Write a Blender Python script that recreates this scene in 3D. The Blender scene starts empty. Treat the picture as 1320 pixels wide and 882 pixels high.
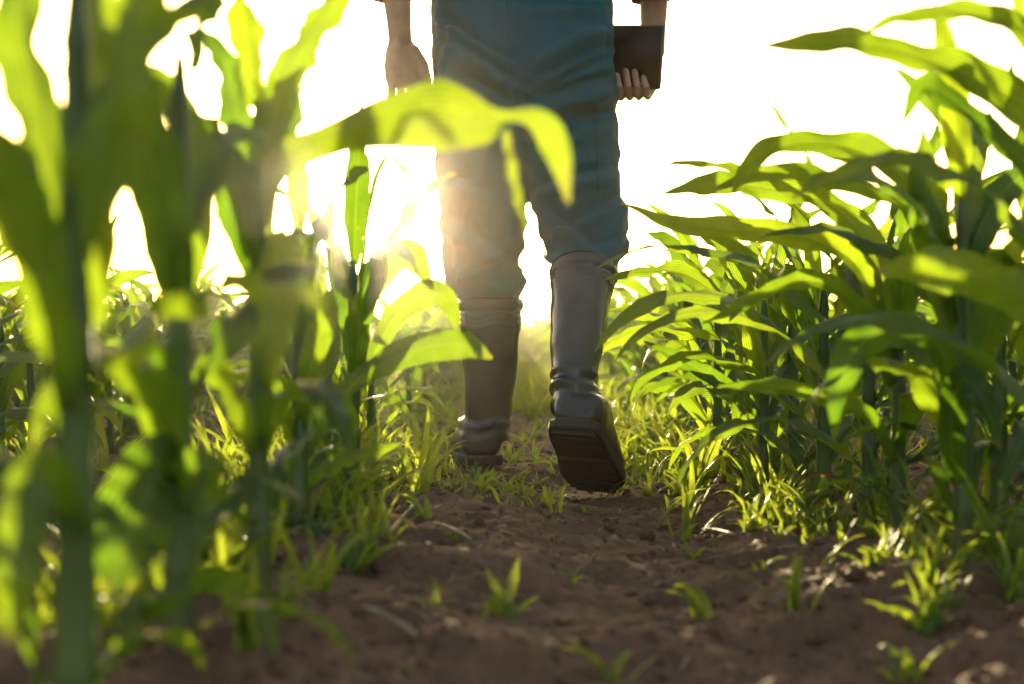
import bpy, bmesh, math, random
import numpy as np
from mathutils import Vector, Matrix, noise as mnoise
from mathutils.bvhtree import BVHTree
R = math.radians
sc = bpy.context.scene
COL = sc.collection

# ------------------------------------------------------------------ camera, sky, sun, exposure
CAM_H, FPX = 0.30, 1833.0
cam_d = bpy.data.cameras.new('camera'); cam = bpy.data.objects.new('camera', cam_d); COL.objects.link(cam)
cam.location = (0, 0, CAM_H); cam.rotation_euler = (R(90), 0, 0)
cam_d.sensor_width = 36.0; cam_d.lens = 36.0 * FPX / 1320.0
cam_d.clip_start = 0.05; cam_d.clip_end = 1000
cam_d.dof.use_dof = True; cam_d.dof.focus_distance = 2.85; cam_d.dof.aperture_fstop = 3.2
cam_d.dof.aperture_blades = 9
sc.camera = cam

SUN_DIR = Vector((-0.108, 1.0, 0.094)).normalized()
SUN_EL = math.asin(SUN_DIR.z); SUN_AZ = math.atan2(SUN_DIR.x, SUN_DIR.y)
world = bpy.data.worlds.new('World'); sc.world = world; world.use_nodes = True
wn = world.node_tree.nodes; wl = world.node_tree.links
sky = wn.new('ShaderNodeTexSky'); sky.sky_type = 'NISHITA'; sky.sun_disc = False
sky.sun_elevation = SUN_EL; sky.sun_rotation = SUN_AZ
sky.air_density = 1.0; sky.dust_density = 3.5; sky.ozone_density = 0.6
wl.new(sky.outputs[0], wn['Background'].inputs[0]); wn['Background'].inputs[1].default_value = 0.15
sun_d = bpy.data.lights.new('sun', 'SUN'); sun_d.energy = 5.0; sun_d.angle = R(0.5); sun_d.color = (1.0, 0.80, 0.44)
sun = bpy.data.objects.new('sun', sun_d); COL.objects.link(sun)
sun.rotation_euler = SUN_DIR.to_track_quat('Z', 'Y').to_euler(); sun.location = SUN_DIR * 50
sc.view_settings.view_transform = 'Standard'; sc.view_settings.look = 'None'
sc.view_settings.gamma = 1; sc.view_settings.exposure = 2.0
HAZE_DENSITY = 0.0016
sc.cycles.use_denoising = True
sc.cycles.max_bounces = 10; sc.cycles.transmission_bounces = 8; sc.cycles.diffuse_bounces = 5
sc.cycles.volume_bounces = 0; sc.cycles.use_adaptive_sampling = False

# ------------------------------------------------------------------ helpers
def P(px, py, d):
    return Vector(((px - 660) * d / FPX, d, CAM_H - (py - 441) * d / FPX))

def _hash(ix, iy, seed):
    h = (ix.astype(np.int64) * 374761393 + iy.astype(np.int64) * 668265263 + seed * 982451653) & 0xffffffff
    h = ((h ^ (h >> 13)) * 1274126177) & 0xffffffff
    h = h ^ (h >> 16)
    return (h & 0xffff) / 32767.5 - 1.0
def vnoise(x, y, seed=0):
    ix = np.floor(x); iy = np.floor(y); fx = x - ix; fy = y - iy
    ux = fx * fx * (3 - 2 * fx); uy = fy * fy * (3 - 2 * fy)
    a = _hash(ix, iy, seed); b = _hash(ix + 1, iy, seed); c = _hash(ix, iy + 1, seed); d = _hash(ix + 1, iy + 1, seed)
    return (a * (1 - ux) + b * ux) * (1 - uy) + (c * (1 - ux) + d * ux) * uy

ROW_L, ROW_R, ROW_S = -0.33, 0.54, 0.76
def H_np(x, y, fine=True):
    x = np.asarray(x, float); y = np.asarray(y, float)
    h = 0.010 - 0.030 * np.tanh((x - 0.03) / 0.17)
    h = h + 0.026 * np.exp(-((x - ROW_R) / 0.16) ** 2)
    right = np.clip((x - 0.7) / 0.4, 0, 1); h = h + 0.03 * right
    left = np.clip((-x - 0.5) / 0.4, 0, 1); h = h - 0.035 * left
    h = h + 0.018 * vnoise(x / 0.35, y / 0.35, 1)
    h = h + 0.019 * vnoise(x / 0.12 + 7, y / 0.11, 2)
    if fine:
        h = h + 0.007 * (0.5 - np.abs(vnoise(x / 0.06, y / 0.06, 3))) * 1.6
        h = h + 0.009 * (0.4 - np.abs(vnoise(x / 0.028, y / 0.028, 4)))
        h = h + 0.0032 * vnoise(x / 0.012, y / 0.012, 5)
    # firm soil trodden flat under the two boots
    for (cx, cy, cz, rx, ry) in ((-0.068, 3.18, 0.028, 0.10, 0.24), (0.150, 2.86, -0.014, 0.09, 0.14)):
        k = np.exp(-(((x - cx) / rx) ** 2 + ((y - cy) / ry) ** 2) ** 2)
        h = h * (1 - k) + cz * k
    return h
def H(x, y): return float(H_np(np.array([x]), np.array([y]))[0])

def link(o, parent=None):
    COL.objects.link(o)
    if parent is not None: o.parent = parent
    return o
def tag(o, label=None, cat=None, group=None, kind=None):
    if label: o['label'] = label
    if cat: o['category'] = cat
    if group: o['group'] = group
    if kind: o['kind'] = kind
    return o
def empty(name, loc, rz=0.0):
    o = bpy.data.objects.new(name, None); COL.objects.link(o); o.location = loc; o.rotation_euler = (0, 0, rz)
    o.empty_display_size = 0.05
    return o
def mesh_np(name, V, F, uv=None, mat=None, smooth=True):
    """V (n,3), F (m,k) same-size faces; uv per vertex"""
    me = bpy.data.meshes.new(name)
    V = np.asarray(V, np.float32); F = np.asarray(F, np.int32)
    me.vertices.add(len(V)); me.vertices.foreach_set('co', V.ravel())
    k = F.shape[1]; me.loops.add(F.size); me.loops.foreach_set('vertex_index', F.ravel())
    me.polygons.add(len(F)); me.polygons.foreach_set('loop_start', np.arange(0, F.size, k, dtype=np.int32))
    if uv is not None:
        ul = me.uv_layers.new(name='UVMap'); ul.data.foreach_set('uv', np.asarray(uv, np.float32)[F.ravel()].ravel())
    me.update(calc_edges=True); me.validate()
    if smooth: me.polygons.foreach_set('use_smooth', np.ones(len(me.polygons), bool))
    if mat: me.materials.append(mat)
    return me
def obj(name, me, parent=None, loc=None):
    o = bpy.data.objects.new(name, me); link(o, parent)
    if loc is not None: o.location = loc
    return o
def bm_obj(name, bm, mat, parent=None, smooth=True):
    me = bpy.data.meshes.new(name); bm.to_mesh(me); bm.free()
    if smooth: me.polygons.foreach_set('use_smooth', np.ones(len(me.polygons), bool))
    me.materials.append(mat)
    return obj(name, me, parent)
def copy_tree(o, parent=None):
    c = o.copy(); COL.objects.link(c)
    if parent is not None: c.parent = parent
    for ch in list(o.children): copy_tree(ch, c)
    return c

# ------------------------------------------------------------------ materials
def new_mat(name):
    m = bpy.data.materials.new(name); m.use_nodes = True
    nt = m.node_tree; bsdf = nt.nodes['Principled BSDF']
    return m, nt, nt.nodes, nt.links, bsdf
def ramp(nodes, stops):
    r = nodes.new('ShaderNodeValToRGB')
    while len(r.color_ramp.elements) < len(stops): r.color_ramp.elements.new(0.5)
    for e, (p, c) in zip(r.color_ramp.elements, stops): e.position = p; e.color = (*c, 1)
    return r
def math_n(nodes, links, op, a, b=None, clamp=False):
    n = nodes.new('ShaderNodeMath'); n.operation = op; n.use_clamp = clamp
    for i, v in enumerate((a, b)):
        if v is None: continue
        if isinstance(v, (int, float)): n.inputs[i].default_value = v
        else: links.new(v, n.inputs[i])
    return n.outputs[0]

def leaf_material(name, dark, light, trans_a, trans_b, mix=0.5, veins=12.0, rough=0.42, tip=(0.25, 0.2, 0.05)):
    m, nt, N, L, b = new_mat(name)
    tc = N.new('ShaderNodeTexCoord'); sx = N.new('ShaderNodeSeparateXYZ'); L.new(tc.outputs['UV'], sx.inputs[0])
    u, v = sx.outputs[0], sx.outputs[1]
    oi = N.new('ShaderNodeObjectInfo')
    ns = N.new('ShaderNodeTexNoise'); ns.inputs['Scale'].default_value = 14; ns.inputs['Detail'].default_value = 4
    L.new(tc.outputs['Object'], ns.inputs['Vector'])
    # parallel veins
    w = math_n(N, L, 'SINE', math_n(N, L, 'MULTIPLY', u, veins * 6.2832))
    ctr = math_n(N, L, 'ABSOLUTE', math_n(N, L, 'SUBTRACT', u, 0.5))
    rib = N.new('ShaderNodeMapRange'); rib.inputs['From Min'].default_value = 0.055; rib.inputs['From Max'].default_value = 0.02
    rib.clamp = True; L.new(ctr, rib.inputs['Value'])
    rnd = math_n(N, L, 'ADD', math_n(N, L, 'MULTIPLY', oi.outputs['Random'], 0.55), math_n(N, L, 'MULTIPLY', ns.outputs['Fac'], 0.5))
    rnd = math_n(N, L, 'ADD', rnd, math_n(N, L, 'MULTIPLY', w, 0.12), True)
    cr = ramp(N, [(0.15, dark), (0.85, light)]); L.new(rnd, cr.inputs[0])
    tr = ramp(N, [(0.15, trans_a), (0.85, trans_b)]); L.new(rnd, tr.inputs[0])
    mx = N.new('ShaderNodeMix'); mx.data_type = 'RGBA'; mx.inputs['B'].default_value = (light[0] * 1.9, light[1] * 1.6, light[2] * 2.2, 1)
    L.new(math_n(N, L, 'MULTIPLY', rib.outputs[0], 0.7), mx.inputs['Factor']); L.new(cr.outputs[0], mx.inputs['A'])
    # dry tip
    n2 = N.new('ShaderNodeTexNoise'); n2.inputs['Scale'].default_value = 40; L.new(tc.outputs['Object'], n2.inputs['Vector'])
    tv = math_n(N, L, 'ADD', v, math_n(N, L, 'MULTIPLY', math_n(N, L, 'SUBTRACT', n2.outputs['Fac'], 0.5), 0.16))
    tm = N.new('ShaderNodeMapRange'); tm.inputs['From Min'].default_value = 0.93; tm.inputs['From Max'].default_value = 1.0; L.new(tv, tm.inputs['Value'])
    mx2 = N.new('ShaderNodeMix'); mx2.data_type = 'RGBA'; mx2.inputs['B'].default_value = (*tip, 1)
    L.new(math_n(N, L, 'MULTIPLY', tm.outputs[0], 0.8), mx2.inputs['Factor']); L.new(mx.outputs['Result'], mx2.inputs['A'])
    n3 = N.new('ShaderNodeTexNoise'); n3.inputs['Scale'].default_value = 75; n3.inputs['Detail'].default_value = 2; L.new(tc.outputs['Object'], n3.inputs['Vector'])
    fl = N.new('ShaderNodeMapRange'); fl.inputs['From Min'].default_value = 0.66; fl.inputs['From Max'].default_value = 0.74; L.new(n3.outputs['Fac'], fl.inputs['Value'])
    mxf = N.new('ShaderNodeMix'); mxf.data_type = 'RGBA'; mxf.inputs['B'].default_value = (0.30, 0.25, 0.10, 1)
    L.new(math_n(N, L, 'MULTIPLY', fl.outputs[0], 0.55), mxf.inputs['Factor']); L.new(mx2.outputs['Result'], mxf.inputs['A'])
    L.new(mxf.outputs['Result'], b.inputs['Base Color'])
    b.inputs['Roughness'].default_value = rough; b.inputs['Specular IOR Level'].default_value = 0.45
    bump = N.new('ShaderNodeBump'); bump.inputs['Strength'].default_value = 0.35; bump.inputs['Distance'].default_value = 0.0015
    hgt = math_n(N, L, 'ADD', math_n(N, L, 'MULTIPLY', w, 0.35), math_n(N, L, 'MULTIPLY', n2.outputs['Fac'], 0.8))
    hgt = math_n(N, L, 'SUBTRACT', hgt, math_n(N, L, 'MULTIPLY', rib.outputs[0], 1.2))
    L.new(hgt, bump.inputs['Height']); L.new(bump.outputs[0], b.inputs['Normal'])
    t = N.new('ShaderNodeBsdfTranslucent'); L.new(bump.outputs[0], t.inputs['Normal'])
    vm = N.new('ShaderNodeMix'); vm.data_type = 'RGBA'; vm.blend_type = 'MULTIPLY'; vm.inputs['Factor'].default_value = 1.0; L.new(tr.outputs[0], vm.inputs['A'])
    vs = math_n(N, L, 'ADD', math_n(N, L, 'MULTIPLY', w, 0.22), math_n(N, L, 'ADD', 0.55, math_n(N, L, 'MULTIPLY', n2.outputs['Fac'], 0.6)))
    vr = N.new('ShaderNodeCombineXYZ'); L.new(vs, vr.inputs[0]); L.new(vs, vr.inputs[1]); L.new(vs, vr.inputs[2]); L.new(vr.outputs[0], vm.inputs['B'])
    mx3 = N.new('ShaderNodeMix'); mx3.data_type = 'RGBA'; mx3.inputs['B'].default_value = (*tip, 1)
    L.new(math_n(N, L, 'MULTIPLY', tm.outputs[0], 0.8), mx3.inputs['Factor']); L.new(vm.outputs['Result'], mx3.inputs['A'])
    ribd = N.new('ShaderNodeMix'); ribd.data_type = 'RGBA'; ribd.inputs['B'].default_value = (trans_b[0] * .6, trans_b[1] * .6, trans_b[2] * .8, 1)
    L.new(math_n(N, L, 'MULTIPLY', rib.outputs[0], 0.6), ribd.inputs['Factor']); L.new(mx3.outputs['Result'], ribd.inputs['A'])
    L.new(ribd.outputs['Result'], t.inputs['Color'])
    ms = N.new('ShaderNodeMixShader'); ms.inputs[0].default_value = mix
    L.new(b.outputs[0], ms.inputs[1]); L.new(t.outputs[0], ms.inputs[2]); L.new(ms.outputs[0], N['Material Output'].inputs[0])
    return m
M_LEAF = leaf_material('maize_leaf', (0.032, 0.072, 0.013), (0.075, 0.125, 0.022), (0.085, 0.21, 0.007), (0.32, 0.45, 0.015), 0.54)
M_DRY = leaf_material('dry_leaf', (0.16, 0.10, 0.05), (0.30, 0.21, 0.11), (0.25, 0.16, 0.06), (0.38, 0.27, 0.12), 0.35, rough=0.8)
M_WEED = leaf_material('weed_leaf', (0.04, 0.10, 0.015), (0.09, 0.15, 0.025), (0.30, 0.44, 0.02), (0.50, 0.58, 0.04), 0.5, veins=8, tip=(0.3, 0.22, 0.07))

def stem_material():
    m, nt, N, L, b = new_mat('maize_stem')
    tc = N.new('ShaderNodeTexCoord'); sx = N.new('ShaderNodeSeparateXYZ'); L.new(tc.outputs['UV'], sx.inputs[0])
    mp = N.new('ShaderNodeMapping'); mp.inputs['Scale'].default_value = (160, 160, 6); L.new(tc.outputs['Object'], mp.inputs[0])
    ns = N.new('ShaderNodeTexNoise'); ns.inputs['Scale'].default_value = 1; ns.inputs['Detail'].default_value = 3; L.new(mp.outputs[0], ns.inputs[0])
    base = ramp(N, [(0.0, (0.14, 0.10, 0.07)), (0.10, (0.12, 0.14, 0.04)), (0.35, (0.075, 0.115, 0.022)), (1.0, (0.065, 0.11, 0.018))])
    L.new(sx.outputs[1], base.inputs[0])
    mx = N.new('ShaderNodeMix'); mx.data_type = 'RGBA'; mx.blend_type = 'MULTIPLY'; mx.inputs['Factor'].default_value = 0.6
    cr = ramp(N, [(0.3, (0.6, 0.6, 0.6)), (0.7, (1.2, 1.2, 1.1))]); L.new(ns.outputs['Fac'], cr.inputs[0])
    L.new(base.outputs[0], mx.inputs['A']); L.new(cr.outputs[0], mx.inputs['B']); L.new(mx.outputs['Result'], b.inputs['Base Color'])
    b.inputs['Roughness'].default_value = 0.45
    bp = N.new('ShaderNodeBump'); bp.inputs['Distance'].default_value = 0.001; bp.inputs['Strength'].default_value = 0.4
    L.new(ns.outputs['Fac'], bp.inputs['Height']); L.new(bp.outputs[0], b.inputs['Normal'])
    t = N.new('ShaderNodeBsdfTranslucent'); t.inputs[0].default_value = (0.3, 0.45, 0.03, 1)
    ms = N.new('ShaderNodeMixShader'); ms.inputs[0].default_value = 0.18
    L.new(b.outputs[0], ms.inputs[1]); L.new(t.outputs[0], ms.inputs[2]); L.new(ms.outputs[0], N['Material Output'].inputs[0])
    return m
M_STEM = stem_material()

def soil_material(name='soil', bump=True):
    m, nt, N, L, b = new_mat(name)
    tc = N.new('ShaderNodeTexCoord')
    n1 = N.new('ShaderNodeTexNoise'); n1.inputs['Scale'].default_value = 9; n1.inputs['Detail'].default_value = 6; L.new(tc.outputs['Object'], n1.inputs[0])
    n2 = N.new('ShaderNodeTexNoise'); n2.inputs['Scale'].default_value = 130; n2.inputs['Detail'].default_value = 6; L.new(tc.outputs['Object'], n2.inputs[0])
    c = ramp(N, [(0.3, (0.070, 0.033, 0.019)), (0.55, (0.145, 0.072, 0.043)), (0.8, (0.25, 0.142, 0.090))])
    L.new(math_n(N, L, 'ADD', math_n(N, L, 'MULTIPLY', n1.outputs['Fac'], 0.6), math_n(N, L, 'MULTIPLY', n2.outputs['Fac'], 0.42)), c.inputs[0])
    L.new(c.outputs[0], b.inputs['Base Color']); b.inputs['Roughness'].default_value = 0.85; b.inputs['Specular IOR Level'].default_value = 0.18
    bp = N.new('ShaderNodeBump'); bp.inputs['Strength'].default_value = 0.8; bp.inputs['Distance'].default_value = 0.004
    L.new(n2.outputs['Fac'], bp.inputs['Height']); L.new(bp.outputs[0], b.inputs['Normal'])
    return m
M_SOIL = soil_material()

def cloth_material(name, c1, c2, rough=0.75, scale=900):
    m, nt, N, L, b = new_mat(name)
    tc = N.new('ShaderNodeTexCoord')
    n1 = N.new('ShaderNodeTexNoise'); n1.inputs['Scale'].default_value = 11; n1.inputs['Detail'].default_value = 5; L.new(tc.outputs['Object'], n1.inputs[0])
    c = ramp(N, [(0.3, c1), (0.7, c2)]); L.new(n1.outputs['Fac'], c.inputs[0]); L.new(c.outputs[0], b.inputs['Base Color'])
    wv = N.new('ShaderNodeTexWave'); wv.inputs['Scale'].default_value = scale / 6.28; wv.bands_direction = 'DIAGONAL'; L.new(tc.outputs['Object'], wv.inputs[0])
    n2 = N.new('ShaderNodeTexNoise'); n2.inputs['Scale'].default_value = 60; n2.inputs['Detail'].default_value = 5; L.new(tc.outputs['Object'], n2.inputs[0])
    bp = N.new('ShaderNodeBump'); bp.inputs['Strength'].default_value = 0.35; bp.inputs['Distance'].default_value = 0.003
    L.new(math_n(N, L, 'ADD', math_n(N, L, 'MULTIPLY', wv.outputs['Fac'], 0.15), n2.outputs['Fac']), bp.inputs['Height'])
    L.new(bp.outputs[0], b.inputs['Normal'])
    b.inputs['Roughness'].default_value = rough; b.inputs['Specular IOR Level'].default_value = 0.10
    return m
M_TROUSER = cloth_material('teal_work_cloth', (0.0004, 0.067, 0.082), (0.0008, 0.090, 0.108))
M_SEAM = cloth_material('teal_stitching', (0.008, 0.085, 0.11), (0.012, 0.10, 0.13))

def plaid_material():
    m, nt, N, L, b = new_mat('plaid_shirt_cloth')
    tc = N.new('ShaderNodeTexCoord'); sx = N.new('ShaderNodeSeparateXYZ'); L.new(tc.outputs['Object'], sx.inputs[0])
    s1 = math_n(N, L, 'SINE', math_n(N, L, 'MULTIPLY', sx.outputs[0], 160.0)); s2 = math_n(N, L, 'SINE', math_n(N, L, 'MULTIPLY', sx.outputs[2], 160.0))
    k = math_n(N, L, 'ADD', math_n(N, L, 'MULTIPLY', s1, 0.25), math_n(N, L, 'ADD', math_n(N, L, 'MULTIPLY', s2, 0.25), 0.5), True)
    c = ramp(N, [(0.2, (0.03, 0.02, 0.03)), (0.5, (0.14, 0.06, 0.045)), (0.8, (0.28, 0.17, 0.12))]); L.new(k, c.inputs[0])
    L.new(c.outputs[0], b.inputs['Base Color']); b.inputs['Roughness'].default_value = 0.85
    return m
M_SHIRT = plaid_material()

def skin_material():
    m, nt, N, L, b = new_mat('skin')
    tc = N.new('ShaderNodeTexCoord')
    n1 = N.new('ShaderNodeTexNoise'); n1.inputs['Scale'].default_value = 35; n1.inputs['Detail'].default_value = 6; L.new(tc.outputs['Object'], n1.inputs[0])
    c = ramp(N, [(0.3, (0.30, 0.145, 0.09)), (0.7, (0.40, 0.21, 0.135))]); L.new(n1.outputs['Fac'], c.inputs[0]); L.new(c.outputs[0], b.inputs['Base Color'])
    b.inputs['Roughness'].default_value = 0.5; b.inputs['Subsurface Weight'].default_value = 0.15
    b.inputs['Subsurface Radius'].default_value = (0.01, 0.004, 0.002); b.inputs['Subsurface Scale'].default_value = 0.5
    n2 = N.new('ShaderNodeTexNoise'); n2.inputs['Scale'].default_value = 260; n2.inputs['Detail'].default_value = 3; L.new(tc.outputs['Object'], n2.inputs[0])
    bp = N.new('ShaderNodeBump'); bp.inputs['Strength'].default_value = 0.25; bp.inputs['Distance'].default_value = 0.001; L.new(n2.outputs['Fac'], bp.inputs['Height'])
    L.new(bp.outputs[0], b.inputs['Normal'])
    return m
M_SKIN = skin_material()

def rubber_material(name, c1, c2, dirt, rough):
    m, nt, N, L, b = new_mat(name)
    tc = N.new('ShaderNodeTexCoord')
    n1 = N.new('ShaderNodeTexNoise'); n1.inputs['Scale'].default_value = 14; n1.inputs['Detail'].default_value = 7; L.new(tc.outputs['Object'], n1.inputs[0])
    c = ramp(N, [(0.35, c1), (0.65, c2)]); L.new(n1.outputs['Fac'], c.inputs[0])
    sx = N.new('ShaderNodeSeparateXYZ'); L.new(tc.outputs['Object'], sx.inputs[0])
    mr = N.new('ShaderNodeMapRange'); mr.inputs['From Min'].default_value = 0.20; mr.inputs['From Max'].default_value = 0.02
    L.new(math_n(N, L, 'ADD', sx.outputs[2], math_n(N, L, 'MULTIPLY', math_n(N, L, 'SUBTRACT', n1.outputs['Fac'], 0.5), 0.35)), mr.inputs['Value'])
    dz = math_n(N, L, 'MULTIPLY', mr.outputs[0], 0.7)
    mx = N.new('ShaderNodeMix'); mx.data_type = 'RGBA'; L.new(dz, mx.inputs['Factor']); L.new(c.outputs[0], mx.inputs['A']); mx.inputs['B'].default_value = (*dirt, 1)
    L.new(mx.outputs['Result'], b.inputs['Base Color'])
    L.new(math_n(N, L, 'ADD', math_n(N, L, 'MULTIPLY', dz, 0.35), math_n(N, L, 'ADD', math_n(N, L, 'MULTIPLY', n1.outputs['Fac'], 0.25), rough - 0.12)), b.inputs['Roughness'])
    n2 = N.new('ShaderNodeTexNoise'); n2.inputs['Scale'].default_value = 120; n2.inputs['Detail'].default_value = 4; L.new(tc.outputs['Object'], n2.inputs[0])
    bp = N.new('ShaderNodeBump'); bp.inputs['Strength'].default_value = 0.12; bp.inputs['Distance'].default_value = 0.002; L.new(n2.outputs['Fac'], bp.inputs['Height'])
    L.new(bp.outputs[0], b.inputs['Normal'])
    return m
M_BOOT = rubber_material('grey_brown_rubber', (0.030, 0.024, 0.021), (0.048, 0.039, 0.034), (0.085, 0.055, 0.04), 0.17)
M_SOLE = rubber_material('muddy_sole_rubber', (0.03, 0.02, 0.016), (0.05, 0.034, 0.026), (0.075, 0.046, 0.032), 0.75)
def plain(name, col, rough=0.5, spec=0.5, coat=0.0):
    m, nt, N, L, b = new_mat(name)
    tc = N.new('ShaderNodeTexCoord'); n1 = N.new('ShaderNodeTexNoise'); n1.inputs['Scale'].default_value = 30; n1.inputs['Detail'].default_value = 4
    L.new(tc.outputs['Object'], n1.inputs[0])
    c = ramp(N, [(0.3, tuple(x * 0.8 for x in col)), (0.7, tuple(x * 1.2 for x in col))]); L.new(n1.outputs['Fac'], c.inputs[0]); L.new(c.outputs[0], b.inputs['Base Color'])
    b.inputs['Roughness'].default_value = rough; b.inputs['Specular IOR Level'].default_value = spec; b.inputs['Coat Weight'].default_value = coat
    return m
M_GLASS = plain('black_screen_glass', (0.006, 0.006, 0.006), 0.25, 0.12)
M_CASE = plain('dark_tablet_case', (0.018, 0.018, 0.02), 0.4)
M_HAIR = plain('dark_brown_hair', (0.03, 0.018, 0.012), 0.6)
M_STRAW = plain('dry_straw', (0.30, 0.22, 0.13), 0.7)
M_EYE = plain('eye', (0.05, 0.04, 0.03), 0.2)

# ------------------------------------------------------------------ ground
def axis(segs):
    out = [segs[0][0]]
    for (a, b, s0, s1) in segs:
        x = a; n = max(2, int(abs(b - a) / ((s0 + s1) / 2))); t = np.linspace(0, 1, n + 1)[1:]
        w = t if abs(s1 - s0) < 1e-9 else (s0 * t + (s1 - s0) * t * t / 2) / (s0 + (s1 - s0) / 2)
        out += list(a + (b - a) * w)
    return np.array(out)
xs = axis([(-75, -4, 8, 0.3), (-4, -1.0, 0.2, 0.03), (-1.0, 1.3, 0.0085, 0.0085), (1.3, 4, 0.03, 0.2), (4, 75, 0.3, 8)])
ys = axis([(-8, 0.4, 0.8, 0.05), (0.4, 1.1, 0.03, 0.009), (1.1, 3.8, 0.0085, 0.0085), (3.8, 9, 0.009, 0.08), (9, 140, 0.1, 6)])
GX, GY = np.meshgrid(xs, ys)
GZ = H_np(GX, GY)
far = np.clip((np.hypot(GX, GY) - 8) / 10, 0, 1); GZ = GZ * (1 - far * 0.6)
nx, ny = len(xs), len(ys)
idx = np.arange(nx * ny).reshape(ny, nx)
F = np.stack([idx[:-1, :-1], idx[:-1, 1:], idx[1:, 1:], idx[1:, :-1]], -1).reshape(-1, 4)
g = obj('field_soil', mesh_np('field_soil', np.stack([GX, GY, GZ], -1).reshape(-1, 3), F, mat=M_SOIL))
tag(g, 'dark brown crumbly soil of the field path', kind='structure')

# ------------------------------------------------------------------ haze (air lit by the low sun)
bm = bmesh.new(); bmesh.ops.create_cube(bm, size=1.0)
hz_m = bpy.data.materials.new('haze'); hz_m.use_nodes = True
hn = hz_m.node_tree.nodes; hn.remove(hn['Principled BSDF'])
pv = hn.new('ShaderNodeVolumePrincipled'); pv.inputs['Color'].default_value = (1.0, 0.96, 0.90, 1)
pv.inputs['Density'].default_value = HAZE_DENSITY; pv.inputs['Anisotropy'].default_value = 0.968; pv.inputs['Density Attribute'].default_value = ''
hz_m.node_tree.links.new(pv.outputs[0], hn['Material Output'].inputs['Volume'])
try: hz_m.cycles.homogeneous_volume = True
except Exception: pass
hz = bm_obj('haze', bm, hz_m, smooth=False)
hz.location = (0, 66, 0.55); hz.scale = (154, 152, 3.3)
tag(hz, 'pale warm haze glowing around the low sun', kind='stuff')

# ------------------------------------------------------------------ leaves and maize plants
def catmull(pts, n):
    pts = [np.array(p, float) for p in pts]
    q = [2 * pts[0] - pts[1]] + pts + [2 * pts[-1] - pts[-2]]
    out = []
    m = len(pts) - 1
    for k in range(n + 1):
        t = k / n * m; i = min(int(t), m - 1); f = t - i
        p0, p1, p2, p3 = q[i], q[i + 1], q[i + 2], q[i + 3]
        out.append(0.5 * (2 * p1 + (p2 - p0) * f + (2 * p0 - 5 * p1 + 4 * p2 - p3) * f * f + (3 * p1 - p0 - 3 * p2 + p3) * f ** 3))
    return np.array(out)
def unit(a): return a / (np.linalg.norm(a, axis=-1, keepdims=True) + 1e-12)
def blade(spine, width, side, roll, fold, ruff, rng, m=6, freq=None):
    """ribbon with a keel and wavy margins -> V, F, UV"""
    n = len(spine) - 1
    T = unit(np.gradient(spine, axis=0))
    S = unit(side - T * np.sum(side * T, -1, keepdims=True)); Nn = np.cross(S, T); 
    cr, sr = np.cos(roll)[:, None], np.sin(roll)[:, None]
    S, Nn = S * cr + Nn * sr, Nn * cr - S * sr
    s = np.linspace(0, 1, n + 1)
    js = np.linspace(-1, 1, m + 1)
    fr = freq or rng.uniform(16, 26); p1, p2 = rng.uniform(0, 6.28, 2)
    V = np.zeros((n + 1, m + 1, 3))
    for k, j in enumerate(js):
        ph = p1 if j < 0 else p2
        wav = ruff * (j * j) * (np.sin(fr * s + ph) + 0.5 * np.sin(fr * 2.3 * s + ph * 2.1)) * np.clip(width / (width.max() + 1e-9), 0, 1)
        a = fold * min(1.0, abs(j) * 1.5 + 0.0)
        V[:, k] = spine + S * (width * j * np.cos(fold))[:, None] + Nn * (width * abs(j) * np.sin(fold) * (1 - 0.35 * abs(j)) + wav)[:, None]
    UV = np.stack(np.broadcast_arrays((js[None, :] + 1) / 2, s[:, None]), -1).reshape(-1, 2)
    I = np.arange((n + 1) * (m + 1)).reshape(n + 1, m + 1)
    F = np.stack([I[:-1, :-1], I[:-1, 1:], I[1:, 1:], I[1:, :-1]], -1).reshape(-1, 4)
    return V.reshape(-1, 3), F, UV
def maize_width(W, s, base=0.45):
    return W * 0.5 * np.minimum(1, base + s * 2.4) * np.clip(1 - s ** 2.6, 0, 1) ** 0.85
def arch_leaf(rng, z0, az, L, W, e0, e1, n=22, m=6, r0=0.012, power=1.5):
    s = np.linspace(0, 1, n + 1)
    el = R(e0) - R(e0 - e1) * s ** power
    drift = rng.uniform(-0.5, 0.5)
    a = az + drift * s ** 2
    d = np.stack([np.cos(el) * np.cos(a), np.cos(el) * np.sin(a), np.sin(el)], -1)
    sp = np.zeros((n + 1, 3)); sp[1:] = np.cumsum((d[:-1] + d[1:]) / 2 * (L / n), 0)
    sp += np.array([math.cos(az) * r0, math.sin(az) * r0, z0])
    side = np.stack([-np.sin(a), np.cos(a), np.zeros_like(a)], -1)
    tw = rng.choice([-1, 1]) * rng.uniform(0.2, 2.0)
    roll = tw * s ** 2 + rng.uniform(-0.25, 0.25) * np.sin(s * 5)
    fold = R(42) * (1 - s) ** 1.5 + R(8)
    return blade(sp, maize_width(W, s), side, roll, fold, W * 0.19, rng, m)
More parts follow.
